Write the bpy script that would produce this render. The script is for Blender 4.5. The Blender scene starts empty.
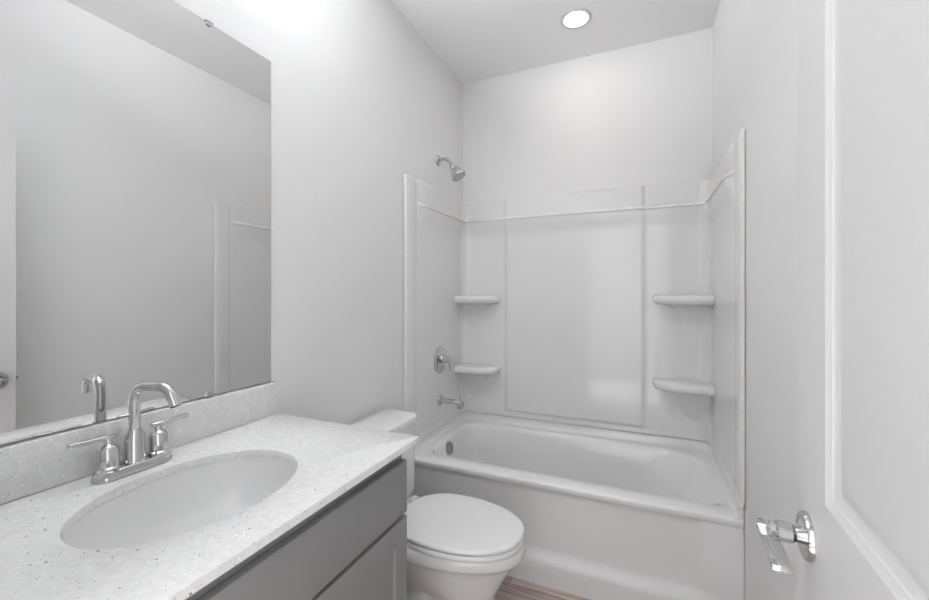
import bpy, bmesh, math, random
from mathutils import Vector, Matrix

S = bpy.context.scene
COL = S.collection
PI = math.pi

# ---------------------------------------------------------------- camera
cam_data = bpy.data.cameras.new('camera')
cam = bpy.data.objects.new('camera', cam_data)
COL.objects.link(cam)
cam_data.sensor_width = 36.0
cam_data.lens = 405.3 * 36.0 / 929.0
cam_data.shift_y = -0.00747
cam_data.clip_start = 0.01
cam.location = (1.161, 0.0, 1.3417)
cam.rotation_euler = (PI / 2, 0, 0.4123)
S.camera = cam

# ---------------------------------------------------------------- world, light, exposure
world = bpy.data.worlds.new('world')
S.world = world
world.use_nodes = True
bg = world.node_tree.nodes['Background']
bg.inputs['Color'].default_value = (1.0, 1.0, 1.0, 1)
bg.inputs['Strength'].default_value = 0.65

S.view_settings.view_transform = 'Standard'
S.view_settings.look = 'None'
S.view_settings.gamma = 1.0
S.view_settings.use_curve_mapping = False
S.view_settings.exposure = 1.17

def area_light(name, loc, rot, sx, sy, power, color=(1, 1, 1)):
    d = bpy.data.lights.new(name, 'AREA')
    d.shape = 'RECTANGLE'
    d.size, d.size_y = sx, sy
    d.energy = power
    d.color = color
    o = bpy.data.objects.new(name, d)
    COL.objects.link(o)
    o.location = loc
    o.rotation_euler = rot
    return o

# added fill panel behind the camera, shining in through the open doorway
area_light('hall_fill', (0.985, -0.75, 1.60), (PI / 2, 0, 0), 1.6, 1.9, 4.0)
# unseen upward panel added outside the doorway to brighten the ceiling
area_light('hall_up_fill', (0.985, -0.62, 0.04), (PI, 0, 0), 1.3, 1.1, 6.0)
# small downward fill, unseen and added just outside the doorway
HALL_W = 1.0
area_light('hall_top_fill', (0.985, -0.6, 2.6), (0, 0, 0), 0.5, 0.5, HALL_W)

# ---------------------------------------------------------------- materials
def mat(name, color, rough=0.5, metal=0.0, coat=0.0, spec=0.5, bump=None, mottled=0.0):
    m = bpy.data.materials.new(name)
    m.use_nodes = True
    nt = m.node_tree
    b = nt.nodes['Principled BSDF']
    c = (color, color, color, 1) if not isinstance(color, tuple) else (*color, 1)
    b.inputs['Base Color'].default_value = c
    b.inputs['Roughness'].default_value = rough
    b.inputs['Metallic'].default_value = metal
    b.inputs['Coat Weight'].default_value = coat
    b.inputs['Specular IOR Level'].default_value = spec
    tc = nt.nodes.new('ShaderNodeTexCoord')
    if mottled:
        n = nt.nodes.new('ShaderNodeTexNoise')
        n.inputs['Scale'].default_value = 3.0
        nt.links.new(tc.outputs['Object'], n.inputs['Vector'])
        r = nt.nodes.new('ShaderNodeMapRange')
        r.inputs['To Min'].default_value = 1 - mottled
        r.inputs['To Max'].default_value = 1 + mottled
        nt.links.new(n.outputs['Fac'], r.inputs['Value'])
        mx = nt.nodes.new('ShaderNodeMix')
        mx.data_type = 'RGBA'
        mx.blend_type = 'MULTIPLY'
        mx.inputs['Factor'].default_value = 1
        mx.inputs['A'].default_value = c
        nt.links.new(r.outputs['Result'], mx.inputs['B'])
        nt.links.new(mx.outputs['Result'], b.inputs['Base Color'])
    if bump:
        n = nt.nodes.new('ShaderNodeTexNoise')
        n.inputs['Scale'].default_value = bump[0]
        n.inputs['Detail'].default_value = 4
        nt.links.new(tc.outputs['Object'], n.inputs['Vector'])
        bp = nt.nodes.new('ShaderNodeBump')
        bp.inputs['Strength'].default_value = bump[1]
        bp.inputs['Distance'].default_value = bump[2]
        nt.links.new(n.outputs['Fac'], bp.inputs['Height'])
        nt.links.new(bp.outputs['Normal'], b.inputs['Normal'])
    return m

M_WALL = mat('wall_paint', 0.80, 0.75, bump=(180, 0.12, 0.001), spec=0.25)
M_CEIL = mat('ceiling_paint', 0.90, 0.9, bump=(120, 0.15, 0.001), spec=0.2)
M_TRIM = mat('semi_gloss_trim_paint', 0.66, 0.35)
M_DOOR = mat('door_paint', 0.71, 0.38, bump=(90, 0.05, 0.0005))
M_ACRYL = mat('white_acrylic', 0.79, 0.10, coat=0.0, bump=(3.0, 0.04, 0.004))
M_TUB = mat('white_tub_enamel', 0.84, 0.12, coat=0.3)
M_APRON = mat('white_tub_enamel_apron', 0.78, 0.35)
M_CERAM = mat('white_vitreous_china', 0.80, 0.08, coat=0.5)
M_SINK = mat('sink_china', 0.78, 0.12, coat=0.3)
M_SEAT = mat('white_seat_plastic', 0.82, 0.18)
M_CAB = mat('grey_cabinet_paint', 0.25, 0.42, mottled=0.02)
M_CABIN = mat('toe_kick_dark_grey', 0.12, 0.6)  # plain darker grey, used on the toe kick
M_CHROME = mat('polished_chrome', 0.60, 0.04, metal=1.0)
M_BRUSH = mat('satin_chrome', 0.50, 0.22, metal=1.0)
M_DARK = mat('dark_rubber', 0.03, 0.5)
M_MIRROR = mat('silvered_glass', 0.80, 0.0, metal=1.0)
M_MIREDGE = mat('mirror_edge', 0.12, 0.25)
M_CAULK = mat('white_caulk', 0.86, 0.4)
M_FROST = mat('frosted_glass_shade', 0.8, 0.3)

def emit(name, color, strength):
    m = bpy.data.materials.new(name)
    m.use_nodes = True
    b = m.node_tree.nodes['Principled BSDF']
    b.inputs['Base Color'].default_value = (0.8, 0.8, 0.8, 1)
    b.inputs['Emission Color'].default_value = (*color, 1)
    b.inputs['Emission Strength'].default_value = strength
    return m

DOWNLIGHT_STRENGTH = 30.0
VANITY_STRENGTH = 0.5
UPLIGHT_W = 2.6
M_LED = emit('lit_led_lens', (1.0, 0.93, 0.88), DOWNLIGHT_STRENGTH)
M_GLOBE = emit('lit_frosted_globe', (1.0, 0.99, 0.98), VANITY_STRENGTH)

# speckled quartz
def quartz():
    m = bpy.data.materials.new('speckled_white_quartz')
    m.use_nodes = True
    nt = m.node_tree
    N, L = nt.nodes, nt.links
    b = N['Principled BSDF']
    b.inputs['Roughness'].default_value = 0.22
    tc = N.new('ShaderNodeTexCoord')
    warp = N.new('ShaderNodeTexNoise'); warp.inputs['Scale'].default_value = 140
    L.new(tc.outputs['Object'], warp.inputs['Vector'])
    add = N.new('ShaderNodeMix'); add.data_type = 'VECTOR'
    add.inputs['Factor'].default_value = 0.006
    L.new(tc.outputs['Object'], add.inputs['A']); L.new(warp.outputs['Color'], add.inputs['B'])
    col = None
    base = N.new('ShaderNodeTexNoise'); base.inputs['Scale'].default_value = 60; base.inputs['Detail'].default_value = 6
    L.new(tc.outputs['Object'], base.inputs['Vector'])
    ramp = N.new('ShaderNodeValToRGB')
    ramp.color_ramp.elements[0].position = 0.3; ramp.color_ramp.elements[0].color = (0.72, 0.72, 0.72, 1)
    ramp.color_ramp.elements[1].position = 0.7; ramp.color_ramp.elements[1].color = (0.80, 0.80, 0.80, 1)
    L.new(base.outputs['Fac'], ramp.inputs['Fac'])
    col = ramp.outputs['Color']
    for scale, dens, size, c in ((230, 0.11, 0.24, 0.40), (290, 0.13, 0.28, 0.54), (150, 0.035, 0.22, 0.18), (170, 0.05, 0.3, 0.92)):
        v = N.new('ShaderNodeTexVoronoi'); v.inputs['Scale'].default_value = scale
        L.new(add.outputs['Result'], v.inputs['Vector'])
        sep = N.new('ShaderNodeSeparateColor'); L.new(v.outputs['Color'], sep.inputs['Color'])
        sel = N.new('ShaderNodeMath'); sel.operation = 'LESS_THAN'; sel.inputs[1].default_value = dens
        L.new(sep.outputs['Red'], sel.inputs[0])
        sz = N.new('ShaderNodeMath'); sz.operation = 'MULTIPLY'; sz.inputs[1].default_value = size
        L.new(sep.outputs['Green'], sz.inputs[0])
        sz2 = N.new('ShaderNodeMath'); sz2.operation = 'ADD'; sz2.inputs[1].default_value = size * 0.5
        L.new(sz.outputs[0], sz2.inputs[0])
        near = N.new('ShaderNodeMath'); near.operation = 'LESS_THAN'
        L.new(v.outputs['Distance'], near.inputs[0]); L.new(sz2.outputs[0], near.inputs[1])
        both = N.new('ShaderNodeMath'); both.operation = 'MULTIPLY'
        L.new(sel.outputs[0], both.inputs[0]); L.new(near.outputs[0], both.inputs[1])
        mx = N.new('ShaderNodeMix'); mx.data_type = 'RGBA'
        L.new(both.outputs[0], mx.inputs['Factor']); L.new(col, mx.inputs['A'])
        mx.inputs['B'].default_value = (c, c, c, 1)
        col = mx.outputs['Result']
    L.new(col, b.inputs['Base Color'])
    return m
M_QUARTZ = quartz()

# vinyl plank floor, boards run along x
def planks():
    m = bpy.data.materials.new('greige_vinyl_planks')
    m.use_nodes = True
    nt = m.node_tree
    N, L = nt.nodes, nt.links
    b = N['Principled BSDF']
    b.inputs['Roughness'].default_value = 0.45
    tc = N.new('ShaderNodeTexCoord')
    br = N.new('ShaderNodeTexBrick')
    br.inputs['Scale'].default_value = 1.0
    br.inputs['Brick Width'].default_value = 1.2
    br.inputs['Row Height'].default_value = 0.15
    br.inputs['Mortar Size'].default_value = 0.0015
    br.inputs['Color1'].default_value = (0.42, 0.335, 0.305, 1)
    br.inputs['Color2'].default_value = (0.56, 0.465, 0.43, 1)
    br.inputs['Mortar'].default_value = (0.07, 0.055, 0.05, 1)
    L.new(tc.outputs['Object'], br.inputs['Vector'])
    mp = N.new('ShaderNodeMapping'); mp.inputs['Scale'].default_value = (2.5, 45, 1)
    L.new(tc.outputs['Object'], mp.inputs['Vector'])
    n = N.new('ShaderNodeTexNoise'); n.inputs['Scale'].default_value = 1.5; n.inputs['Detail'].default_value = 8
    L.new(mp.outputs['Vector'], n.inputs['Vector'])
    r = N.new('ShaderNodeMapRange'); r.inputs['From Min'].default_value = 0.3; r.inputs['From Max'].default_value = 0.7
    r.inputs['To Min'].default_value = 0.65; r.inputs['To Max'].default_value = 1.35
    L.new(n.outputs['Fac'], r.inputs['Value'])
    mx = N.new('ShaderNodeMix'); mx.data_type = 'RGBA'; mx.blend_type = 'MULTIPLY'; mx.inputs['Factor'].default_value = 1
    L.new(br.outputs['Color'], mx.inputs['A']); L.new(r.outputs['Result'], mx.inputs['B'])
    L.new(mx.outputs['Result'], b.inputs['Base Color'])
    return m
M_FLOOR = planks()

# ---------------------------------------------------------------- helpers
def obj(name, bm, m, parent=None, smooth=35, normals=True):
    if normals:
        bmesh.ops.recalc_face_normals(bm, faces=bm.faces[:])
    me = bpy.data.meshes.new(name)
    bm.to_mesh(me); bm.free()
    for p in me.polygons:
        p.use_smooth = True
    me.set_sharp_from_angle(angle=math.radians(smooth))
    me.materials.append(m)
    o = bpy.data.objects.new(name, me)
    COL.objects.link(o)
    if parent:
        o.parent = parent
    return o

def thing(name, label, cat, loc=(0, 0, 0), rz=0.0, group=None):
    o = bpy.data.objects.new(name, None)
    o.empty_display_size = 0.05
    COL.objects.link(o)
    o.location = loc
    o.rotation_euler = (0, 0, rz)
    o['label'] = label
    o['category'] = cat
    if group:
        o['group'] = group
    return o

def tag(o, label, cat, group=None):
    o['label'] = label
    o['category'] = cat
    if group:
        o['group'] = group
    return o

def struct(o):
    o['kind'] = 'structure'
    return o

def box(bm, x0, x1, y0, y1, z0, z1, bev=0.0, seg=2):
    vs = [bm.verts.new(p) for p in ((x0, y0, z0), (x1, y0, z0), (x1, y1, z0), (x0, y1, z0),
                                     (x0, y0, z1), (x1, y0, z1), (x1, y1, z1), (x0, y1, z1))]
    fs = [bm.faces.new([vs[i] for i in q]) for q in
          ((3, 2, 1, 0), (4, 5, 6, 7), (0, 1, 5, 4), (1, 2, 6, 5), (2, 3, 7, 6), (3, 0, 4, 7))]
    if bev:
        es = list({e for f in fs for e in f.edges})
        bmesh.ops.bevel(bm, geom=es, offset=bev, segments=seg, affect='EDGES', profile=0.5)
    return bm

def nbox(*a, **k):
    return box(bmesh.new(), *a, **k)

def loft(bm, rings, cap0=True, cap1=True, closed=True):
    R = [[bm.verts.new(p) for p in r] for r in rings]
    n = len(R[0])
    for a, b in zip(R, R[1:]):
        for i in range(n if closed else n - 1):
            j = (i + 1) % n
            bm.faces.new((a[i], a[j], b[j], b[i]))
    if cap0:
        bm.faces.new(R[0][::-1])
    if cap1:
        bm.faces.new(R[-1])
    return bm

def frame_of(d):
    d = Vector(d).normalized()
    up = Vector((0, 0, 1)) if abs(d.z) < 0.95 else Vector((1, 0, 0))
    u = d.cross(up).normalized()
    v = u.cross(d).normalized()
    return d, u, v

def lathe(bm, prof, org=(0, 0, 0), axis=(0, 0, 1), n=32, sx=1.0, sy=1.0):
    """prof: list of (radius, distance along axis)."""
    d, u, v = frame_of(axis)
    org = Vector(org)
    rings = []
    for r, h in prof:
        r = max(r, 0.0002)
        rings.append([org + d * h + u * (r * sx * math.cos(2 * PI * k / n)) + v * (r * sy * math.sin(2 * PI * k / n)) for k in range(n)])
    return loft(bm, rings)

def tube(bm, pts, rad, n=16):
    pts = [Vector(p) for p in pts]
    rads = rad if isinstance(rad, (list, tuple)) else [rad] * len(pts)
    rings = []
    tprev = None
    u = None
    for i, p in enumerate(pts):
        if i == 0: t = pts[1] - pts[0]
        elif i == len(pts) - 1: t = pts[-1] - pts[-2]
        else: t = (pts[i + 1] - p).normalized() + (p - pts[i - 1]).normalized()
        t.normalize()
        if u is None:
            _, u, v = frame_of(t)
        else:
            q = tprev.rotation_difference(t)
            u = (q @ u).normalized()
            v = t.cross(u).normalized()
        v = t.cross(u).normalized()
        tprev = t
        rings.append([p + u * (rads[i] * math.cos(2 * PI * k / n)) + v * (rads[i] * math.sin(2 * PI * k / n)) for k in range(n)])
    return loft(bm, rings)

def arc_pts(path, r, seg=8):
    """round the interior corners of a polyline with radius r"""
    P = [Vector(p) for p in path]
    out = [P[0]]
    for i in range(1, len(P) - 1):
        a = (P[i - 1] - P[i]).normalized()
        b = (P[i + 1] - P[i]).normalized()
        ang = a.angle(b)
        dist = r / math.tan(ang / 2)
        c = P[i] + (a + b).normalized() * (r / math.sin(ang / 2))
        s = P[i] + a * dist
        e = P[i] + b * dist
        for k in range(seg + 1):
            t = k / seg
            va, vb = (s - c).normalized(), (e - c).normalized()
            out.append(c + va.slerp(vb, t) * r)
    out.append(P[-1])
    return out

def rrect(x0, x1, y0, y1, r, z, k=12):
    """rounded rectangle ring; r may be a tuple of corner radii (x1y1, x0y1, x0y0, x1y0)"""
    rs = r if isinstance(r, tuple) else (r,) * 4
    pts = []
    for (cx, cy, sx, sy, a0), rr in zip(((x1, y1, -1, -1, 0), (x0, y1, 1, -1, PI / 2), (x0, y0, 1, 1, PI), (x1, y0, -1, 1, 1.5 * PI)), rs):
        for i in range(k + 1):
            a = a0 + PI / 2 * i / k
            pts.append((cx + sx * rr + rr * math.cos(a), cy + sy * rr + rr * math.sin(a), z))
    # a few points along each straight side keep the rings even
    out = []
    n = len(pts)
    for i, p in enumerate(pts):
        out.append(p)
        if i % (k + 1) == k:
            q = pts[(i + 1) % n]
            for t in (0.2, 0.4, 0.6, 0.8):
                out.append(tuple(p[c] + (q[c] - p[c]) * t for c in range(3)))
    return out

def ss(a, b, x):
    t = min(1, max(0, (x - a) / (b - a)))
    return t * t * (3 - 2 * t)

# ---------------------------------------------------------------- room
W, D, H = 1.524, 2.6235, 2.8203
FY = 0.085          # inner face of the wall with the doorway
struct(obj('floor', nbox(-0.12, W + 0.12, -1.6, D + 0.12, -0.05, 0), M_FLOOR))
def ceiling():
    # slab with a round hole for the recessed light
    cx, cy, r = 0.836, 2.244, 0.062
    bm = bmesh.new()
    n = 48
    ang = [2 * PI * k / n for k in range(n)]
    x0, x1, y0, y1 = -0.12, W + 0.12, -0.04, D + 0.12
    for c in ((x0, y0), (x1, y0), (x1, y1), (x0, y1)):
        ang.append(math.atan2(c[1] - cy, c[0] - cx) % (2 * PI))
    ang.sort()
    def outer(a):
        dx, dy = math.cos(a), math.sin(a)
        t = min([(x1 - cx) / dx if dx > 1e-9 else 9e9, (x0 - cx) / dx if dx < -1e-9 else 9e9,
                 (y1 - cy) / dy if dy > 1e-9 else 9e9, (y0 - cy) / dy if dy < -1e-9 else 9e9])
        return cx + dx * t, cy + dy * t
    i0 = [(cx + r * math.cos(a), cy + r * math.sin(a)) for a in ang]
    o0 = [outer(a) for a in ang]
    rings = [[(*p, H + 0.1) for p in i0], [(*p, H) for p in i0], [(*p, H) for p in o0], [(*p, H + 0.1) for p in o0], [(*p, H + 0.1) for p in i0]]
    loft(bm, rings, False, False)
    bmesh.ops.remove_doubles(bm, verts=bm.verts[:], dist=1e-5)
    return bm
struct(obj('ceiling', ceiling(), M_CEIL))
struct(obj('wall_left', nbox(-0.12, 0, -0.04, D + 0.12, 0, H), M_WALL))
struct(obj('wall_right', nbox(W, W + 0.12, -0.04, D + 0.12, 0, H), M_WALL))
struct(obj('wall_back', nbox(0, W, D, D + 0.12, 0, H), M_WALL))
OX0, OX1, OZ = 0.585, 1.378, 2.06
def wall_front():
    bm = bmesh.new()
    y0 = -0.04
    prof = [(0, 0), (OX0, 0), (OX0, OZ), (OX1, OZ), (OX1, 0), (W, 0), (W, H), (0, H)]
    a = [bm.verts.new((x, y0, z)) for x, z in prof]
    b = [bm.verts.new((x, FY, z)) for x, z in prof]
    bm.faces.new(a); bm.faces.new(b[::-1])
    for i in range(len(a)):
        j = (i + 1) % len(a)
        bm.faces.new((a[i], a[j], b[j], b[i]))
    return bm
struct(obj('wall_front', wall_front(), M_WALL))
def casing():
    bm = bmesh.new()
    w = 0.057
    y0, y1 = FY, FY + 0.014
    box(bm, OX0 - w, OX0, y0, y1, 0, OZ + w, 0.003)
    box(bm, OX1 + 0.006, OX1 + 0.006 + w, y0, y1, 0, OZ + w, 0.003)
    box(bm, OX0, OX1 + 0.006, y0, y1, OZ, OZ + w, 0.003)
    return bm
struct(obj('trim_1', casing(), M_TRIM))
def baseboard(x0, x1, y0, y1):
    return nbox(x0, x1, y0, y1, 0, 0.13, 0.004)
struct(obj('baseboard_right', baseboard(W - 0.014, W, FY + 0.014, 1.84), M_TRIM))
struct(obj('baseboard_left', baseboard(0, 0.014, 1.03, 1.84), M_TRIM))

# ---------------------------------------------------------------- wall surround (moulded, glossy)
ZT = 1.969          # top of the surround
FZ = 0.517          # bottom edge of the surround
YF = 1.845          # front edge of the surround
def plan_path(off_extra=0.0, rc=0.075, nseg=12):
    """points (x, y, normal, s_kind, y_or_x) of the inner wall line, left front -> back -> right front"""
    out = []
    ys = [YF, YF + 0.004, YF + 0.010, YF + 0.018, YF + 0.030, YF + 0.050, YF + 0.070, YF + 0.082, YF + 0.090, YF + 0.098, YF + 0.104, YF + 0.110, YF + 0.116, YF + 0.13, YF + 0.15, YF + 0.18, YF + 0.21, YF + 0.24, YF + 0.3, YF + 0.4, YF + 0.5, YF + 0.6, D - 0.1]
    ys = [y for y in ys if y <= D - rc - 0.001] + [D - rc]
    for y in ys:
        out.append((0, y, (1, 0), 'side', y))
    for i in range(1, nseg):
        a = PI / 2 * i / nseg
        cx, cy = rc, D - rc
        out.append((cx - rc * math.cos(a), cy + rc * math.sin(a), (math.cos(a), -math.sin(a)), 'corner', 0))
    xs = [rc, 0.12, 0.18, 0.24, 0.28, 0.30, 0.312, 0.320, 0.325, 0.329, 0.333, 0.338, 0.345, 0.36, 0.42, 0.5, 0.6, 0.7, 0.8, 0.9, 1.0, 1.08, 1.13]
    a_ = 0.327 + 1.168
    xs += sorted({round(a_ - x, 4) for x in (0.28, 0.30, 0.312, 0.320, 0.325, 0.329, 0.333, 0.338, 0.345)})
    xs += [1.26, 1.32, 1.38, 1.42, W - rc]
    for x in xs:
        out.append((x, D, (0, -1), 'back', x))
    mirrored = [(W - x, y, (-nx, ny), k, c) for (x, y, (nx, ny), k, c) in out[:out.index(next(o for o in out if o[3] == 'back'))]]
    return out + mirrored[::-1]

def base_off(kind, c):
    if kind == 'side':
        t = c - YF
        o = 0.003 + 0.010 * ss(0.0, 0.008, t)          # rolled front edge
        o += 0.0035 * ss(0.010, 0.034, t) * (1 - ss(0.095, 0.112, t))   # shallow raised front column
        return o
    if kind == 'back':
        e = min(c - 0.327, 1.168 - c)
        return 0.013 + 0.012 * ss(-0.016, 0.012, e)
    return 0.013

def ridge(z):
    # shampoo ledge running round the top: sharp upper edge, long shadowed underside
    if z <= 1.70: return 0
    if z <= 1.828: return 0.024 * ss(1.70, 1.828, z) ** 1.2
    if z <= 1.852:
        a = (z - 1.828) / 0.024
        return 0.024 + 0.013 * math.sqrt(max(0.0, 1 - (2 * a - 1) ** 2)) - 0.014 * a
    return 0.010

def surround():
    bm = bmesh.new()
    zs = [FZ, FZ + 0.006, 0.54, 0.552, 0.556, 0.560, 0.566, 0.60, 0.9, 1.2, 1.5, 1.66, 1.70, 1.72, 1.735, 1.75, 1.765, 1.78, 1.79, 1.80, 1.81, 1.82,
          1.825, 1.828, 1.829, 1.831, 1.834, 1.837, 1.840, 1.843, 1.846, 1.849, 1.851, 1.852, 1.8525, 1.87, 1.89, 1.92, 1.95, ZT - 0.006, ZT - 0.002, ZT]
    grid = []
    for (x, y, n, kind, c) in plan_path():
        col = []
        fade = ss(0.112, 0.18, c - YF) if kind == 'side' else 1.0
        base = base_off(kind, c)
        for z in zs:
            o = base
            if kind == 'back' and z < 0.562:             # raised centre panel starts above the foot
                o = 0.013 + (base - 0.013) * ss(0.550, 0.562, z)
            o += ridge(z) * fade
            if z < FZ + 0.007: o += 0.005
            col.append((x + n[0] * o, y + n[1] * o, z))
        col = [(x, y, FZ)] + col + [(x, y, ZT + 0.001)]
        grid.append(col)
    R = [[bm.verts.new(p) for p in col] for col in grid]
    for a, b in zip(R, R[1:]):
        for i in range(len(a) - 1):
            bm.faces.new((a[i], a[i + 1], b[i + 1], b[i]))
    return bm

sur = thing('shower_surround', 'glossy white moulded shower wall surround with four corner shelves above the bathtub', 'shower surround', (W / 2, D, FZ))
SI = Matrix.Translation((-W / 2, -D, -FZ))
def sur_obj(name, bm, m=M_ACRYL, parent=None, smooth=50):
    bmesh.ops.transform(bm, matrix=SI, verts=bm.verts[:])
    return obj(name, bm, m, parent or sur, smooth)
sur_obj('wall_panel', surround())

def caulk():
    bm = bmesh.new()
    rings = []
    for (x, y, n, kind, c) in plan_path():
        o = base_off(kind, c) + (0.010 * (ss(0.112, 0.18, c - YF) if kind == 'side' else 1.0))
        rings.append([(x + n[0] * (o - 0.002 + 0.004 * math.cos(a)), y + n[1] * (o - 0.002 + 0.004 * math.cos(a)), ZT + 0.001 + 0.004 * math.sin(a)) for a in [2 * PI * k / 10 for k in range(10)]])
    loft(bm, rings)
    return bm
ck = sur_obj('caulk_bead', caulk(), M_CAULK)
ck['label'] = 'white caulk bead along the top edge'

def shelf(side, z):
    """corner shelf with a flat top, blunt rounded nose and a tapering underside"""
    bm = bmesh.new()
    n = 28
    # outline in local coordinates: corner at origin, a along back wall, b along side wall
    A, B = (0.272 if side < 0 else 0.290), 0.155
    def front(s, grow=0.0):
        # s 0..1 from side wall to back wall; super-elliptic bulge over the chord
        th = s * PI / 2
        e = 0.60
        a = (A + grow) * abs(math.sin(th)) ** e
        b = (B + grow) * abs(math.cos(th)) ** e
        return a, b
    def P(a, b, zz):
        x = 0.015 + a
        y = D - 0.015 - b
        return ((x if side < 0 else W - x), y, zz)
    rings = []
    layers = [(0.002, 0.020), (-0.001, 0.010), (-0.007, 0.003), (-0.015, 0.0), (-0.028, 0.0), (-0.037, 0.003), (-0.044, 0.010), (-0.049, 0.022), (-0.053, 0.036)]
    for dz, ins in layers:
        ring = [P(0, 0, z + dz)]
        for i in range(n + 1):
            a, b = front(i / n, -ins)
            ring.append(P(max(a, 0.0), max(b, 0.0), z + dz))
        rings.append(ring)
    for dz, ka, kb in ((-0.056, 0.78, 0.50), (-0.062, 0.70, 0.34), (-0.075, 0.64, 0.22), (-0.11, 0.58, 0.13), (-0.18, 0.50, 0.05), (-0.26, 0.42, 0.0), (-0.28, 0.38, -0.1)):
        ring = [P(0, 0, z + dz)]
        for i in range(n + 1):
            a, b = front(i / n)
            sk = 0.012 * (0.5 - kb)
            ring.append(P(a * ka - sk, b * kb - sk, z + dz))
        rings.append(ring)
    loft(bm, rings)
    return bm
for side, z, lab in ((-1, 1.322, None), (-1, 0.850, None), (1, 1.330, None), (1, 0.846, None)):
    sur_obj('corner_shelf', shelf(side, z))

# ---------------------------------------------------------------- bathtub
tub = thing('bathtub', 'white alcove bathtub with plain apron front under the moulded surround', 'bathtub', (W / 2, 1.848, 0))
TI = Matrix.Translation((-W / 2, -1.848, 0))
ZR = 0.467
def tub_obj(name, bm, m=M_TUB, parent=None, smooth=50):
    bmesh.ops.transform(bm, matrix=TI, verts=bm.verts[:])
    return obj(name, bm, m, parent or tub, smooth)
def basin():
    bm = bmesh.new()
    e = 0.002
    rings = [
        rrect(e, W - e, 1.862, D - 0.004, 0.004, ZR - 0.030),
        rrect(e, W - e, 1.856, D - 0.004, 0.004, ZR - 0.012),
        rrect(e, W - e, 1.858, D - 0.004, 0.005, ZR - 0.005),
        rrect(e, W - e, 1.866, D - 0.004, 0.006, ZR),
        rrect(0.066, 1.484, 1.945, 2.555, (0.22, 0.17, 0.11, 0.05), ZR + 0.001),
        rrect(0.074, 1.478, 1.952, 2.548, (0.22, 0.165, 0.105, 0.05), ZR - 0.002),
        rrect(0.081, 1.464, 1.958, 2.542, (0.22, 0.16, 0.10, 0.055), ZR - 0.010),
        rrect(0.088, 1.425, 1.965, 2.532, (0.22, 0.15, 0.10, 0.07), ZR - 0.035),
        rrect(0.105, 1.330, 1.980, 2.512, (0.22, 0.12, 0.10, 0.12), ZR - 0.15),
        rrect(0.125, 1.215, 1.995, 2.500, (0.20, 0.12, 0.10, 0.13), ZR - 0.28),
        rrect(0.165, 1.180, 2.010, 2.485, (0.15, 0.11, 0.10, 0.13), ZR - 0.335),
        rrect(0.190, 1.140, 2.035, 2.460, (0.13, 0.10, 0.09, 0.11), ZR - 0.365),
        rrect(0.240, 1.080, 2.085, 2.410, (0.10, 0.07, 0.07, 0.08), ZR - 0.378),
        rrect(0.500, 0.800, 2.200, 2.300, 0.03, ZR - 0.382),
    ]
    loft(bm, rings, False, True)
    return bm
tub_obj('basin', basin())
def apron():
    bm = bmesh.new()
    e = 0.002
    xs = [e, 0.3, 0.6, 0.9, 1.2, 1.30, 1.33, 1.345, 1.36, 1.375, 1.39, 1.405, 1.42, 1.45, 1.50, W - e]
    prof = [(ZR - 0.028, 0.016), (ZR - 0.034, 0.020), (ZR - 0.040, 0.026), (ZR - 0.06, 0.029), (0.160, 0.028), (0.145, 0.025),
            (0.130, 0.018), (0.116, 0.010), (0.104, 0.004), (0.092, 0.001), (0.06, 0.0), (0.0, 0.0)]
    rings = []
    for x in xs:
        k = 1 - 0.35 * ss(1.34, 1.41, x)             # the recessed panel stops short of the right end
        rings.append([(x, 1.846 + (o if z > ZR - 0.05 else o * k), z) for z, o in prof] + [(x, 1.90, 0.0), (x, 1.90, ZR - 0.028)])
    loft(bm, rings)
    return bm
tub_obj('apron', apron(), M_APRON, smooth=40)
def flange():
    bm = bmesh.new()
    path = [(x + n[0] * 0, y, n) for (x, y, n, k, c) in plan_path(rc=0.075)]
    prof = [(0.002, ZR - 0.01), (0.034, ZR - 0.01), (0.034, ZR), (0.024, ZR + 0.004), (0.017, ZR + 0.012), (0.014, ZR + 0.024), (0.012, ZR + 0.044), (0.003, ZR + 0.044)]
    rings = []
    for x, y, n in path:
        y2 = max(y, 1.862)
        rings.append([(x + n[0] * o, y2 + n[1] * o, z) for o, z in prof])
    seen = []
    for r in rings:
        if not seen or (Vector(seen[-1][0]) - Vector(r[0])).length > 1e-4:
            seen.append(r)
    loft(bm, seen)
    return bm
tub_obj('tile_flange', flange())
def overflow():
    bm = bmesh.new()
    ax = Vector((1, -0.22, 0.15)).normalized()
    lathe(bm, [(0.040, -0.004), (0.042, 0.003), (0.041, 0.008), (0.035, 0.011), (0.0, 0.012)], (0.090, 2.205, 0.404), ax)
    return bm
ov = tub_obj('overflow_plate', overflow(), M_BRUSH)
ov['label'] = 'round chrome overflow plate with slots'
def overflow_slots():
    bm = bmesh.new()
    ax = Vector((1, -0.22, 0.15)).normalized()
    d, u, v = frame_of(ax)
    c = Vector((0.090, 2.205, 0.404)) + d * 0.0118
    for i in range(-2, 3):
        h = math.sqrt(max(0, 0.032 ** 2 - (i * 0.010) ** 2))
        p = c + u * (i * 0.010)
        tube(bm, [p - v * h, p + v * h], 0.0011, 8)
    return bm
sl = tub_obj('slot', overflow_slots(), M_DARK, ov)
sl.parent = ov
sl['label'] = 'dark slots across the overflow plate'
def drain():
    bm = bmesh.new()
    lathe(bm, [(0.033, 0), (0.033, 0.003), (0.026, 0.005), (0.022, 0.004), (0.018, 0.010), (0.0, 0.011)], (0.30, 2.243, ZR - 0.380))
    return bm
dr = tub_obj('drain', drain(), M_CHROME)
dr['label'] = 'chrome drain'

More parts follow.
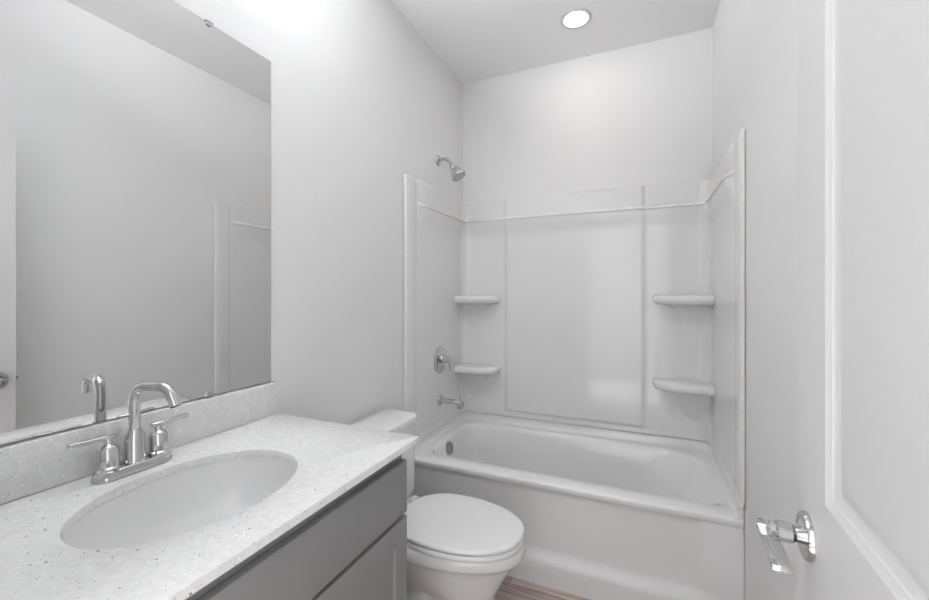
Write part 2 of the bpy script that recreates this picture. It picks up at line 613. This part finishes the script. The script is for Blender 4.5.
# ---------------------------------------------------------------- shower fittings on the left end wall
PY = 2.243
def shower():
    t = thing('wall_shower', 'chrome shower head on a short bent arm on the wall above the surround', 'shower head', (0.0, PY, 2.165))
    bm = bmesh.new(); lathe(bm, [(0.036, 0.0), (0.036, 0.002), (0.030, 0.009), (0.015, 0.014), (0.0, 0.014)], (0, 0, 0), (1, 0, 0))
    obj('flange', bm, M_CHROME, t)
    bm = bmesh.new()
    tube(bm, arc_pts([(0.006, 0, 0), (0.058, 0, 0.006), (0.108, 0, -0.050)], 0.03), 0.011)
    obj('arm', bm, M_CHROME, t)
    d = Vector((0.55, 0, -0.84)).normalized()
    o = Vector((0.098, 0, -0.044))
    bm = bmesh.new()
    lathe(bm, [(0.013, -0.008), (0.021, 0.000), (0.022, 0.014), (0.018, 0.020), (0.027, 0.028), (0.036, 0.050), (0.045, 0.068), (0.048, 0.080), (0.045, 0.088), (0.0, 0.089)], o, d)
    hd = obj('spray_head', bm, M_CHROME, t)
    bm = bmesh.new()
    lathe(bm, [(0.040, 0.088), (0.039, 0.091), (0.0, 0.0915)], o, d)
    f = obj('spray_face', bm, M_BRUSH, hd)
    return t
shower()

def valve():
    t = thing('shower_valve', 'round chrome shower valve trim with a lever handle on the left end wall', 'shower valve', (0.0135, PY, 0.932))
    bm = bmesh.new(); lathe(bm, [(0.083, 0.0), (0.083, 0.003), (0.078, 0.008), (0.060, 0.013), (0.030, 0.016), (0.0, 0.016)], (0, 0, 0), (1, 0, 0), 48)
    obj('escutcheon', bm, M_CHROME, t)
    bm = bmesh.new(); lathe(bm, [(0.027, 0.014), (0.026, 0.030), (0.020, 0.036), (0.020, 0.050), (0.024, 0.054), (0.024, 0.074), (0.020, 0.078), (0.0, 0.079)], (0, 0, 0), (1, 0, 0))
    hb = obj('hub', bm, M_CHROME, t)
    bm = bmesh.new()
    tube(bm, [(0.068, 0, 0.030), (0.070, 0, -0.005), (0.073, 0, -0.055), (0.074, 0, -0.075)], [0.007, 0.009, 0.008, 0.007], 12)
    obj('lever', bm, M_CHROME, hb)
    return t
valve()

def tub_spout():
    t = thing('tub_spout', 'chrome bathtub spout with diverter knob below the shower valve', 'tub spout', (0.0135, PY, 0.676))
    bm = bmesh.new(); lathe(bm, [(0.034, 0.0), (0.034, 0.006), (0.029, 0.012), (0.0, 0.013)], (0, 0, 0), (1, 0, 0))
    obj('flange', bm, M_CHROME, t)
    bm = bmesh.new()
    rings = []
    n = 24
    for x, ry, rz, cz in ((0.010, 0.022, 0.021, 0.0), (0.04, 0.021, 0.018, 0.001), (0.10, 0.021, 0.015, 0.002), (0.128, 0.021, 0.018, -0.002), (0.140, 0.021, 0.022, -0.007), (0.152, 0.019, 0.021, -0.008), (0.158, 0.012, 0.014, -0.008)):
        rings.append([(x, ry * math.cos(2 * PI * k / n), cz + rz * math.sin(2 * PI * k / n)) for k in range(n)])
    loft(bm, rings)
    box(bm, 0.122, 0.152, -0.016, 0.016, -0.038, -0.015, 0.004)
    obj('body', bm, M_CHROME, t)
    bm = bmesh.new(); lathe(bm, [(0.003, 0.0), (0.003, 0.014), (0.006, 0.017), (0.006, 0.026), (0.0, 0.028)], (0.140, 0, 0.012), (0, 0, 1), 16)
    obj('diverter_knob', bm, M_CHROME, t)
tub_spout()

# ---------------------------------------------------------------- recessed ceiling light
def downlight():
    t = thing('recessed_ceiling_light', 'round lit recessed light in the ceiling above the bathtub', 'ceiling light', (0.836, 2.244, H))
    bm = bmesh.new()
    n = 48
    prof = [(0.037, 0.020), (0.037, 0.010), (0.058, 0.003), (0.064, -0.004), (0.078, -0.004), (0.083, -0.001), (0.083, 0.0), (0.0615, 0.0), (0.0615, 0.020)]
    rings = [[(r * math.cos(2 * PI * k / n), r * math.sin(2 * PI * k / n), z) for k in range(n)] for r, z in prof]
    loft(bm, rings + [rings[0]], False, False)
    bmesh.ops.remove_doubles(bm, verts=bm.verts[:], dist=1e-5)
    obj('trim_ring', bm, M_TRIM, t)
    bm = bmesh.new(); lathe(bm, [(0.0, -0.012), (0.018, -0.010), (0.030, -0.004), (0.034, 0.004), (0.034, 0.012), (0.0, 0.012)])
    lens = obj('lamp_lens', bm, M_LED, t)
    bm = bmesh.new(); lathe(bm, [(0.0, 0.024), (0.061, 0.024), (0.061, 0.07), (0.0, 0.07)])
    obj('housing', bm, M_TRIM, t)
    d = bpy.data.lights.new('lamp', 'SPOT')
    d.energy = SPOT_W; d.spot_size = math.radians(122); d.spot_blend = 0.9; d.shadow_soft_size = 0.03
    d.color = (1.0, 0.86, 0.81)
    o = bpy.data.objects.new('lamp', d); COL.objects.link(o); o.parent = t; o.location = (0, 0, -0.05)
SPOT_W = 1.05
downlight()

# ---------------------------------------------------------------- vanity light above the mirror (above the frame)
def vanity_light():
    t = thing('vanity_light', 'three-globe vanity light bar on the wall above the mirror', 'wall light', (0, 0.562, 2.38))
    obj('back_plate', nbox(0, 0.022, -0.06, 0.06, -0.06, 0.06, 0.004), M_CHROME, t)
    bm = bmesh.new(); tube(bm, [(0.06, -0.24, 0), (0.06, 0.24, 0)], 0.009); tube(bm, [(0.01, 0, 0), (0.06, 0, 0)], 0.009)
    obj('bar', bm, M_CHROME, t)
    for y in (-0.2, 0, 0.2):
        bm = bmesh.new()
        lathe(bm, [(0.016, 0.0), (0.018, 0.02), (0.045, 0.045), (0.055, 0.085), (0.055, 0.125), (0.05, 0.13), (0.0, 0.13)], (0.085, y, -0.01), (0, 0, 1), 24)
        obj('globe_shade', bm, M_GLOBE, t)
        u = area_light('uplight_fill', (0.095, y, 0.140), (0, 0, 0), 0.09, 0.09, UPLIGHT_W, (0.97, 0.985, 1.0))  # area fill added above each globe, tilted up and towards the back
        u.rotation_euler = Vector((0.47, 0.50, 0.73)).to_track_quat('-Z', 'Y').to_euler()
        u.parent = t
        u.data.spread = math.radians(115)
vanity_light()

# ---------------------------------------------------------------- vanity cabinet
CX = 0.543
CY0, CY1 = 0.10, 1.003
CT = 0.910          # underside of the worktop
def vanity():
    t = thing('vanity_cabinet', 'grey shaker vanity cabinet under the speckled white worktop', 'cabinet', (0.27, 0.55, 0))
    I = Matrix.Translation((-0.27, -0.55, 0))
    def P(name, bm, m, parent=None):
        bmesh.ops.transform(bm, matrix=I, verts=bm.verts[:])
        return obj(name, bm, m, parent or t)
    bm = bmesh.new()
    # sides, floor, back and face frame: the top is open round the basin
    box(bm, 0.003, 0.524, CY0, CY0 + 0.016, 0.10, CT)
    box(bm, 0.003, 0.524, CY1 - 0.016, CY1, 0.0, CT)
    box(bm, 0.003, 0.020, CY0 + 0.016, CY1 - 0.016, 0.10, CT)
    box(bm, 0.020, 0.505, CY0 + 0.016, CY1 - 0.016, 0.10, 0.118)
    box(bm, 0.505, 0.524, CY0 + 0.016, CY1 - 0.016, 0.855, CT)
    box(bm, 0.505, 0.524, CY0 + 0.016, CY0 + 0.05, 0.118, 0.855)
    box(bm, 0.505, 0.524, CY1 - 0.05, CY1 - 0.016, 0.118, 0.855)
    box(bm, 0.505, 0.524, CY0 + 0.05, CY1 - 0.05, 0.690, 0.735)
    P('carcass', bm, M_CAB)
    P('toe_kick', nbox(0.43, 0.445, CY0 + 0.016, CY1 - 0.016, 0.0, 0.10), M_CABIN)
    P('drawer_front', nbox(0.5245, CX, CY0 + 0.002, CY1 - 0.002, 0.716, 0.864, 0.0015), M_CAB)
    # two shaker doors: frame with a recessed field
    mid = (CY0 + CY1) / 2
    for a, b in ((CY0 + 0.002, mid - 0.0015), (mid + 0.0015, CY1 - 0.002)):
        z0, z1, w = 0.105, 0.704, 0.058
        bm = bmesh.new()
        def rr(ins, x):
            return [(x, a + ins, z0 + ins), (x, b - ins, z0 + ins), (x, b - ins, z1 - ins), (x, a + ins, z1 - ins)]
        loft(bm, [rr(0, 0.5245), rr(0, CX - 0.001), rr(0.001, CX), rr(w, CX), rr(w + 0.001, CX - 0.008)], True, True)
        P('cabinet_door', bm, M_CAB)
    return t
vanity()

# worktop with an oval cut-out
SX, SY, AX, AY = 0.300, 0.562, 0.169, 0.213
def worktop():
    x0, x1, y0, y1 = 0.0215, 0.5755, 0.094, 1.018
    zt, zb = 0.930, 0.911
    rc = 0.012
    def outer(a, ins=0.0):
        X0, X1, Y0, Y1 = x0, x1 - ins, y0 + ins, y1 - ins
        dx, dy = math.cos(a), math.sin(a)
        t = min([(X1 - SX) / dx if dx > 1e-9 else 9e9, (X0 - SX) / dx if dx < -1e-9 else 9e9,
                 (Y1 - SY) / dy if dy > 1e-9 else 9e9, (Y0 - SY) / dy if dy < -1e-9 else 9e9])
        px, py = SX + dx * t, SY + dy * t
        # round the front corners
        r = rc - ins
        for cy, sgn in ((Y1 - r, 1), (Y0 + r, -1)):
            cx_ = X1 - r
            if px > cx_ and (py - cy) * sgn > 0:
                # intersect the ray with the corner circle
                ox, oy = SX - cx_, SY - cy
                b = ox * dx + oy * dy
                c = ox * ox + oy * oy - r * r
                t2 = -b + math.sqrt(max(0, b * b - c))
                px, py = SX + dx * t2, SY + dy * t2
        return px, py
    ang = [2 * PI * k / 120 for k in range(120)]
    for c in ((x0, y0), (x0, y1)):
        ang.append(math.atan2(c[1] - SY, c[0] - SX) % (2 * PI))
    for c in ((x1, y0), (x1, y1)):
        a = math.atan2(c[1] - SY, c[0] - SX)
        ang += [(a + d) % (2 * PI) for d in (-0.02, -0.015, -0.01, -0.005, 0.001, 0.006, 0.011, 0.016, 0.021)]
    ang.sort()
    def ring_o(z, ins): return [(*outer(a, ins), z) for a in ang]
    def ring_i(z, g):
        out = []
        for a in ang:
            dx, dy = math.cos(a), math.sin(a)
            r = 1 / math.sqrt((dx / (AX + g)) ** 2 + (dy / (AY + g)) ** 2)
            out.append((SX + dx * r, SY + dy * r, z))
        return out
    rings = [ring_i(zb, 0), ring_i(zt - 0.003, 0), ring_i(zt - 0.001, 0.001), ring_i(zt, 0.003), ring_o(zt, 0.0025), ring_o(zt - 0.0008, 0.0008), ring_o(zt - 0.003, 0), ring_o(zb + 0.002, 0), ring_o(zb, 0.002), ring_i(zb, 0)]
    bm = bmesh.new()
    loft(bm, rings, False, False)
    bmesh.ops.remove_doubles(bm, verts=bm.verts[:], dist=1e-6)
    return bm
wt = obj('worktop', worktop(), M_QUARTZ)
tag(wt, 'white speckled quartz worktop with an oval cut-out on the grey vanity', 'countertop')
bs = obj('backsplash', nbox(0.0, 0.021, 0.094, 1.015, 0.9305, 1.038, 0.002), M_QUARTZ)
tag(bs, 'low speckled quartz backsplash strip along the wall under the mirror', 'backsplash')

def sink():
    t = thing('sink', 'oval white undermount sink set into the vanity worktop', 'sink', (SX, SY, 0.745))
    bm = bmesh.new()
    n = 72
    rings = []
    prof = [(1.07, 1.06, 0.1645), (1.015, 1.012, 0.1650), (1.005, 1.004, 0.160), (0.995, 0.995, 0.150), (0.97, 0.975, 0.125), (0.93, 0.94, 0.095), (0.86, 0.88, 0.062), (0.74, 0.78, 0.036), (0.56, 0.6, 0.018), (0.34, 0.36, 0.008), (0.15, 0.13, 0.004)]
    for sx, sy, z in prof:
        rings.append([(AX * sx * math.cos(2 * PI * k / n), AY * sy * math.sin(2 * PI * k / n), z) for k in range(n)])
    outer = [[(AX * (sx + 0.06) * math.cos(2 * PI * k / n), AY * (sy + 0.05) * math.sin(2 * PI * k / n), z - 0.012) for k in range(n)] for sx, sy, z in prof[::-1][:-1]]
    loft(bm, rings[:1][::-1] + rings[1:], False, True)
    loft(bm, outer + [rings[0]], True, False)
    bmesh.ops.remove_doubles(bm, verts=bm.verts[:], dist=1e-6)
    obj('bowl', bm, M_SINK, t, 60)
    bm = bmesh.new()
    lathe(bm, [(0.0, 0.0), (0.024, 0.0), (0.024, 0.004), (0.019, 0.005), (0.0, 0.008)], (0, 0, 0.004))
    dr = obj('drain', bm, M_CHROME, t)
    dr['label'] = 'chrome drain'
sink()

# ---------------------------------------------------------------- faucet
def faucet():
    fx, fy, fz = 0.078, 0.557, 0.930
    t = thing('faucet', 'chrome centerset faucet with high arc spout and two lever handles behind the oval sink', 'faucet', (fx, fy, fz))
    # base plate: stadium with stepped rim
    bm = bmesh.new()
    def stad(hl, r, z, n=12):
        pts = []
        for i in range(n + 1):
            a = PI * i / n
            pts.append((r * math.cos(a), hl + r * math.sin(a), z))
        for i in range(n + 1):
            a = PI + PI * i / n
            pts.append((r * math.cos(a), -hl + r * math.sin(a), z))
        return pts
    loft(bm, [stad(0.052, 0.0275, 0), stad(0.052, 0.0275, 0.008), stad(0.052, 0.0265, 0.010), stad(0.052, 0.0255, 0.010), stad(0.052, 0.0245, 0.020), stad(0.052, 0.022, 0.0225), stad(0.052, 0.01, 0.0228)])
    obj('base', bm, M_CHROME, t)
    bm = bmesh.new()
    lathe(bm, [(0.0225, 0.020), (0.0225, 0.026), (0.0205, 0.030), (0.0200, 0.078), (0.0190, 0.083), (0.0150, 0.089), (0.013, 0.096), (0.0, 0.097)])
    obj('spout_base', bm, M_CHROME, t)
    bm = bmesh.new()
    pts = arc_pts([(0, 0, 0.09), (0, 0, 0.197), (0.097, 0, 0.197), (0.116, 0, 0.155)], 0.034, 12)
    tube(bm, pts, 0.0112, 24)
    sp = obj('spout', bm, M_CHROME, t)
    sp.rotation_euler = (0, 0, math.radians(11))
    bm = bmesh.new()
    d = (Vector((0.116, 0, 0.155)) - Vector((0.097, 0, 0.197))).normalized()
    lathe(bm, [(0.0095, -0.003), (0.0095, 0.0015), (0.0, 0.0016)], (0.116, 0, 0.155), d, 20)
    obj('aerator', bm, M_DARK, sp)
    for s in (-1, 1):
        y = 0.051 * s
        bm = bmesh.new()
        lathe(bm, [(0.0225, 0.020), (0.0225, 0.027), (0.0190, 0.030), (0.0190, 0.067), (0.0150, 0.074), (0.008, 0.078), (0.0075, 0.094), (0.006, 0.097), (0.0, 0.0975)], (0, y, 0))
        hb = obj('handle_body', bm, M_CHROME, t)
        bm = bmesh.new()
        rings = []
        for yy, w, h, z in ((-0.016, 0.0045, 0.004, 0.092), (-0.013, 0.0078, 0.0058, 0.092), (0.02, 0.0078, 0.0055, 0.093), (0.050, 0.0078, 0.0055, 0.094), (0.067, 0.0078, 0.0055, 0.0945), (0.069, 0.006, 0.004, 0.0945)):
            Y = y + s * yy
            rings.append([(w * math.copysign(abs(math.cos(a)) ** 0.6, math.cos(a)), Y, z + h * math.copysign(abs(math.sin(a)) ** 0.6, math.sin(a))) for a in [2 * PI * k / 20 for k in range(20)]])
        loft(bm, rings)
        obj('lever', bm, M_CHROME, hb)
faucet()

# ---------------------------------------------------------------- mirror and its clips
MY0, MY1, MZ0, MZ1 = 0.10, 1.000, 1.041, 2.129
mir = thing('mirror', 'large frameless rectangular wall mirror above the vanity backsplash', 'mirror', (0, 0.55, MZ0))
obj('mirror_backing', nbox(0.0005, 0.0050, MY0 - 0.55, MY1 - 0.55, 0, MZ1 - MZ0), M_MIREDGE, mir)
obj('mirror_glass', nbox(0.0050, 0.0065, MY0 + 0.0015 - 0.55, MY1 - 0.0015 - 0.55, 0.0015, MZ1 - MZ0 - 0.0015), M_MIRROR, mir)
def clip(z, up, label):
    bm = bmesh.new()
    pts = []
    n = 14
    rings = []
    for x in (0.0068, 0.0105):
        rings.append([(x, 0.011 * math.cos(PI * k / n), up * (-0.001 - (0.0 - 0.011) * 0 - 0.0105 * math.sin(PI * k / n))) for k in range(n + 1)])
    loft(bm, rings)
    box(bm, 0.0005, 0.0105, -0.011, 0.011, 0.0012 * up - 0.0012, 0.0012 * up + 0.0012)
    o = obj('mirror_clip', bm, M_CHROME)
    o.location = (0, 0.783, z)
    return tag(o, label, 'mirror clip', 'mirror clips')
clip(MZ1 + 0.0008, 1, 'small dark chrome mirror clip on the top edge of the wall mirror')
clip(MZ0 + 0.0012, -1, 'small chrome mirror clip on the bottom edge of the wall mirror')

# ---------------------------------------------------------------- toilet
def toilet():
    cy = 1.445
    t = thing('toilet', 'white two-piece toilet with closed oval lid between the vanity and the bathtub', 'toilet', (0.02, cy, 0))
    # local: x forward from the wall, y sideways
    n = 48
    def egg(xb, xf, hw, z, p=2.15, xc=None):
        """egg ring from back xb to front xf, widest at xc"""
        if xc is None: xc = xb + (xf - xb) * 0.44
        pts = []
        for k in range(n):
            a = 2 * PI * k / n
            c, s = math.cos(a), math.sin(a)
            x = xc + (xf - xc) * math.copysign(abs(c) ** (2 / p), c) if c > 0 else xc + (xc - xb) * math.copysign(abs(c) ** (2 / (p + 0.5)), c)
            y = hw * math.copysign(abs(s) ** (2 / p), s)
            pts.append((x, y, z))
        return pts
    # pedestal and bowl
    bm = bmesh.new()
    rings = [
        egg(0.10, 0.640, 0.118, 0.000, 2.4, 0.53),
        egg(0.10, 0.640, 0.118, 0.012, 2.4, 0.53),
        egg(0.105, 0.632, 0.108, 0.035, 2.3, 0.53),
        egg(0.11, 0.626, 0.100, 0.12, 2.2, 0.53),
        egg(0.11, 0.632, 0.101, 0.180, 2.2, 0.52),
        egg(0.10, 0.635, 0.105, 0.200, 2.2, 0.51),
        egg(0.08, 0.646, 0.120, 0.225, 2.2, 0.48),
        egg(0.07, 0.664, 0.138, 0.260, 2.2, 0.44),
        egg(0.06, 0.690, 0.158, 0.305, 2.2),
        egg(0.05, 0.712, 0.172, 0.340, 2.2),
        egg(0.05, 0.724, 0.179, 0.362, 2.2),
        egg(0.05, 0.742, 0.187, 0.370, 2.2),
        egg(0.05, 0.746, 0.189, 0.377, 2.2),
        egg(0.05, 0.746, 0.189, 0.404, 2.2),
        egg(0.05, 0.741, 0.186, 0.410, 2.2),
        egg(0.05, 0.722, 0.172, 0.4165, 2.2),
        egg(0.10, 0.600, 0.100, 0.416, 2.2),
    ]
    loft(bm, rings)
    obj('bowl', bm, M_CERAM, t, 60)
    # trapway bulges on both sides of the pedestal
    for s in (-1, 1):
        bm = bmesh.new()
        tube(bm, [(0.46, s * 0.055, 0.26), (0.38, s * 0.078, 0.20), (0.30, s * 0.085, 0.13), (0.22, s * 0.085, 0.16), (0.18, s * 0.08, 0.25), (0.14, s * 0.07, 0.32)],
             [0.03, 0.045, 0.052, 0.052, 0.048, 0.04], 20)
        obj('trapway', bm, M_CERAM, t, 80)
    # seat ring and lid
    bm = bmesh.new()
    loft(bm, [egg(0.245, 0.726, 0.174, 0.4175), egg(0.243, 0.741, 0.186, 0.4205), egg(0.243, 0.742, 0.187, 0.432), egg(0.246, 0.738, 0.184, 0.436),
              egg(0.30, 0.66, 0.11, 0.436), egg(0.30, 0.66, 0.11, 0.4175), egg(0.245, 0.726, 0.174, 0.4175)], False, False)
    bmesh.ops.remove_doubles(bm, verts=bm.verts[:], dist=1e-6)
    obj('seat', bm, M_SEAT, t, 50)
    bm = bmesh.new()
    loft(bm, [egg(0.250, 0.722, 0.170, 0.4370), egg(0.237, 0.741, 0.186, 0.4425), egg(0.236, 0.743, 0.188, 0.444), egg(0.236, 0.743, 0.188, 0.451), egg(0.239, 0.740, 0.185, 0.4545),
              egg(0.252, 0.725, 0.174, 0.4565), egg(0.32, 0.64, 0.12, 0.4585), egg(0.42, 0.54, 0.05, 0.459)])
    obj('lid', bm, M_SEAT, t, 50)
    for s in (-1, 1):
        bm = bmesh.new()
        tube(bm, [(0.230, s * 0.06, 0.444), (0.230, s * 0.10, 0.444)], 0.011, 16)
        box(bm, 0.219, 0.241, s * 0.08 - 0.018, s * 0.08 + 0.018, 0.4165, 0.438, 0.003)
        obj('hinge', bm, M_SEAT, t)
    # tank, lid, flush lever
    bm = bmesh.new()
    def rr(x0, x1, hw, r, z): return [(x, y, z_) for x, y, z_ in rrect(x0, x1, -hw, hw, r, z, 6)]
    loft(bm, [rr(0.02, 0.175, 0.185, 0.03, 0.4165), rr(0.014, 0.185, 0.195, 0.035, 0.45), rr(0.006, 0.183, 0.198, 0.035, 0.745)])
    obj('tank', bm, M_CERAM, t, 50)
    bm = bmesh.new()
    loft(bm, [rr(0.0, 0.188, 0.200, 0.035, 0.746), rr(0.0, 0.194, 0.206, 0.040, 0.750), rr(0.0, 0.194, 0.206, 0.040, 0.774), rr(0.003, 0.190, 0.202, 0.038, 0.782), rr(0.012, 0.178, 0.192, 0.030, 0.785)])
    obj('tank_lid', bm, M_CERAM, t, 50)
    bm = bmesh.new()
    lathe(bm, [(0.014, 0.0), (0.014, 0.008), (0.008, 0.012), (0.0, 0.012)], (0.184, -0.14, 0.70), (1, 0, 0), 20)
    tube(bm, [(0.202, -0.14, 0.70), (0.204, -0.10, 0.697), (0.204, -0.07, 0.692)], [0.006, 0.006, 0.005], 12)
    lv = obj('flush_lever', bm, M_CHROME, t)
    lv['label'] = 'chrome flush lever'
toilet()

# ---------------------------------------------------------------- door, opened against the right wall
def door():
    t = bpy.data.objects.new('door_1', None)
    COL.objects.link(t)
    t['kind'] = 'structure'
    t.location = (1.3665, 0.090, 0)
    t.rotation_euler = (0, 0, -0.0458)
    L, T, Z0, Z1 = 0.763, 0.035, 0.012, 2.04
    panels = [(0.133, L - 0.133, 1.046, 1.93), (0.133, L - 0.133, 0.25, 0.835)]
    # both faces carry the moulded panels
    bm = bmesh.new()
    ys = sorted({0, L, panels[0][0], panels[0][1]})
    zs = sorted({Z0, Z1, panels[0][2], panels[0][3], panels[1][2], panels[1][3]})
    for face, sgn in ((0.0, 1), (T, -1)):
        V = {(y, z): bm.verts.new((face, y, z)) for y in ys for z in zs}
        for i in range(len(ys) - 1):
            for j in range(len(zs) - 1):
                hole = any(abs(ys[i] - p[0]) < 1e-6 and abs(zs[j] - p[2]) < 1e-6 for p in panels)
                if hole: continue
                bm.faces.new([V[ys[i], zs[j]], V[ys[i + 1], zs[j]], V[ys[i + 1], zs[j + 1]], V[ys[i], zs[j + 1]]])
        for (a, b, c, d) in panels:
            prev = [V[a, c], V[b, c], V[b, d], V[a, d]]
            for ins, dep in ((0.0015, 0.001), (0.011, 0.0045), (0.0125, 0.0065), (0.022, 0.0100), (0.025, 0.0105), (0.028, 0.0100), (0.041, 0.0055), (0.045, 0.0050)):
                x = face + sgn * dep
                cur = [bm.verts.new(p) for p in ((x, a + ins, c + ins), (x, b - ins, c + ins), (x, b - ins, d - ins), (x, a + ins, d - ins))]
                for k in range(4):
                    q = (k + 1) % 4
                    bm.faces.new((prev[k], prev[q], cur[q], cur[k]))
                prev = cur
            bm.faces.new(prev)
    # edges
    box_edges = [((0, 0), (T, 0)), ]
    for y in (0, L):
        bm.faces.new([bm.verts.new(p) for p in ((0, y, Z0), (T, y, Z0), (T, y, Z1), (0, y, Z1))])
    for z in (Z0, Z1):
        bm.faces.new([bm.verts.new(p) for p in ((0, 0, z), (T, 0, z), (T, L, z), (0, L, z))])
    bmesh.ops.remove_doubles(bm, verts=bm.verts[:], dist=1e-6)
    obj('door_leaf', bm, M_DOOR, t, 20)
    # lever handle
    hy, hz = L - 0.060, 0.963
    bm = bmesh.new()
    lathe(bm, [(0.036, 0.0), (0.036, 0.004), (0.0335, 0.008), (0.029, 0.0085), (0.020, 0.0075), (0.0, 0.0075)], (0, hy, hz), (-1, 0, 0), 48)
    rs = obj('door_handle', bm, M_CHROME, t)
    rs['label'] = 'chrome lever handle on a round rose'
    bm = bmesh.new()
    lathe(bm, [(0.013, 0.005), (0.012, 0.016), (0.0135, 0.020), (0.0155, 0.022), (0.0155, 0.040), (0.0125, 0.043), (0.0125, 0.050), (0.0, 0.051)], (0, hy, hz), (-1, 0, 0), 32)
    obj('hub', bm, M_CHROME, rs)
    bm = bmesh.new()
    # flat blade: runs from the hub out from the door, then back along it
    box(bm, -0.067, -0.040, hy - 0.010, hy + 0.010, hz - 0.006, hz + 0.010, 0.0025)
    box(bm, -0.067, -0.043, hy - 0.110, hy - 0.006, hz - 0.006, hz + 0.003, 0.0018)
    obj('lever', bm, M_CHROME, rs, 30)
    bm = bmesh.new()
    box(bm, 0.008, 0.027, L + 0.0, L + 0.0015, hz - 0.028, hz + 0.028)
    box(bm, 0.012, 0.023, L + 0.001, L + 0.011, hz - 0.007, hz + 0.007, 0.002)
    o = obj('latch', bm, M_BRUSH, t)
    o['label'] = 'metal latch bolt on the door edge'
    for z in (0.22, 1.03, 1.84):
        bm = bmesh.new()
        tube(bm, [(-0.004, -0.004, z - 0.045), (-0.004, -0.004, z + 0.045)], 0.006, 12)
        h = obj('hinge', bm, M_BRUSH, t)
door()
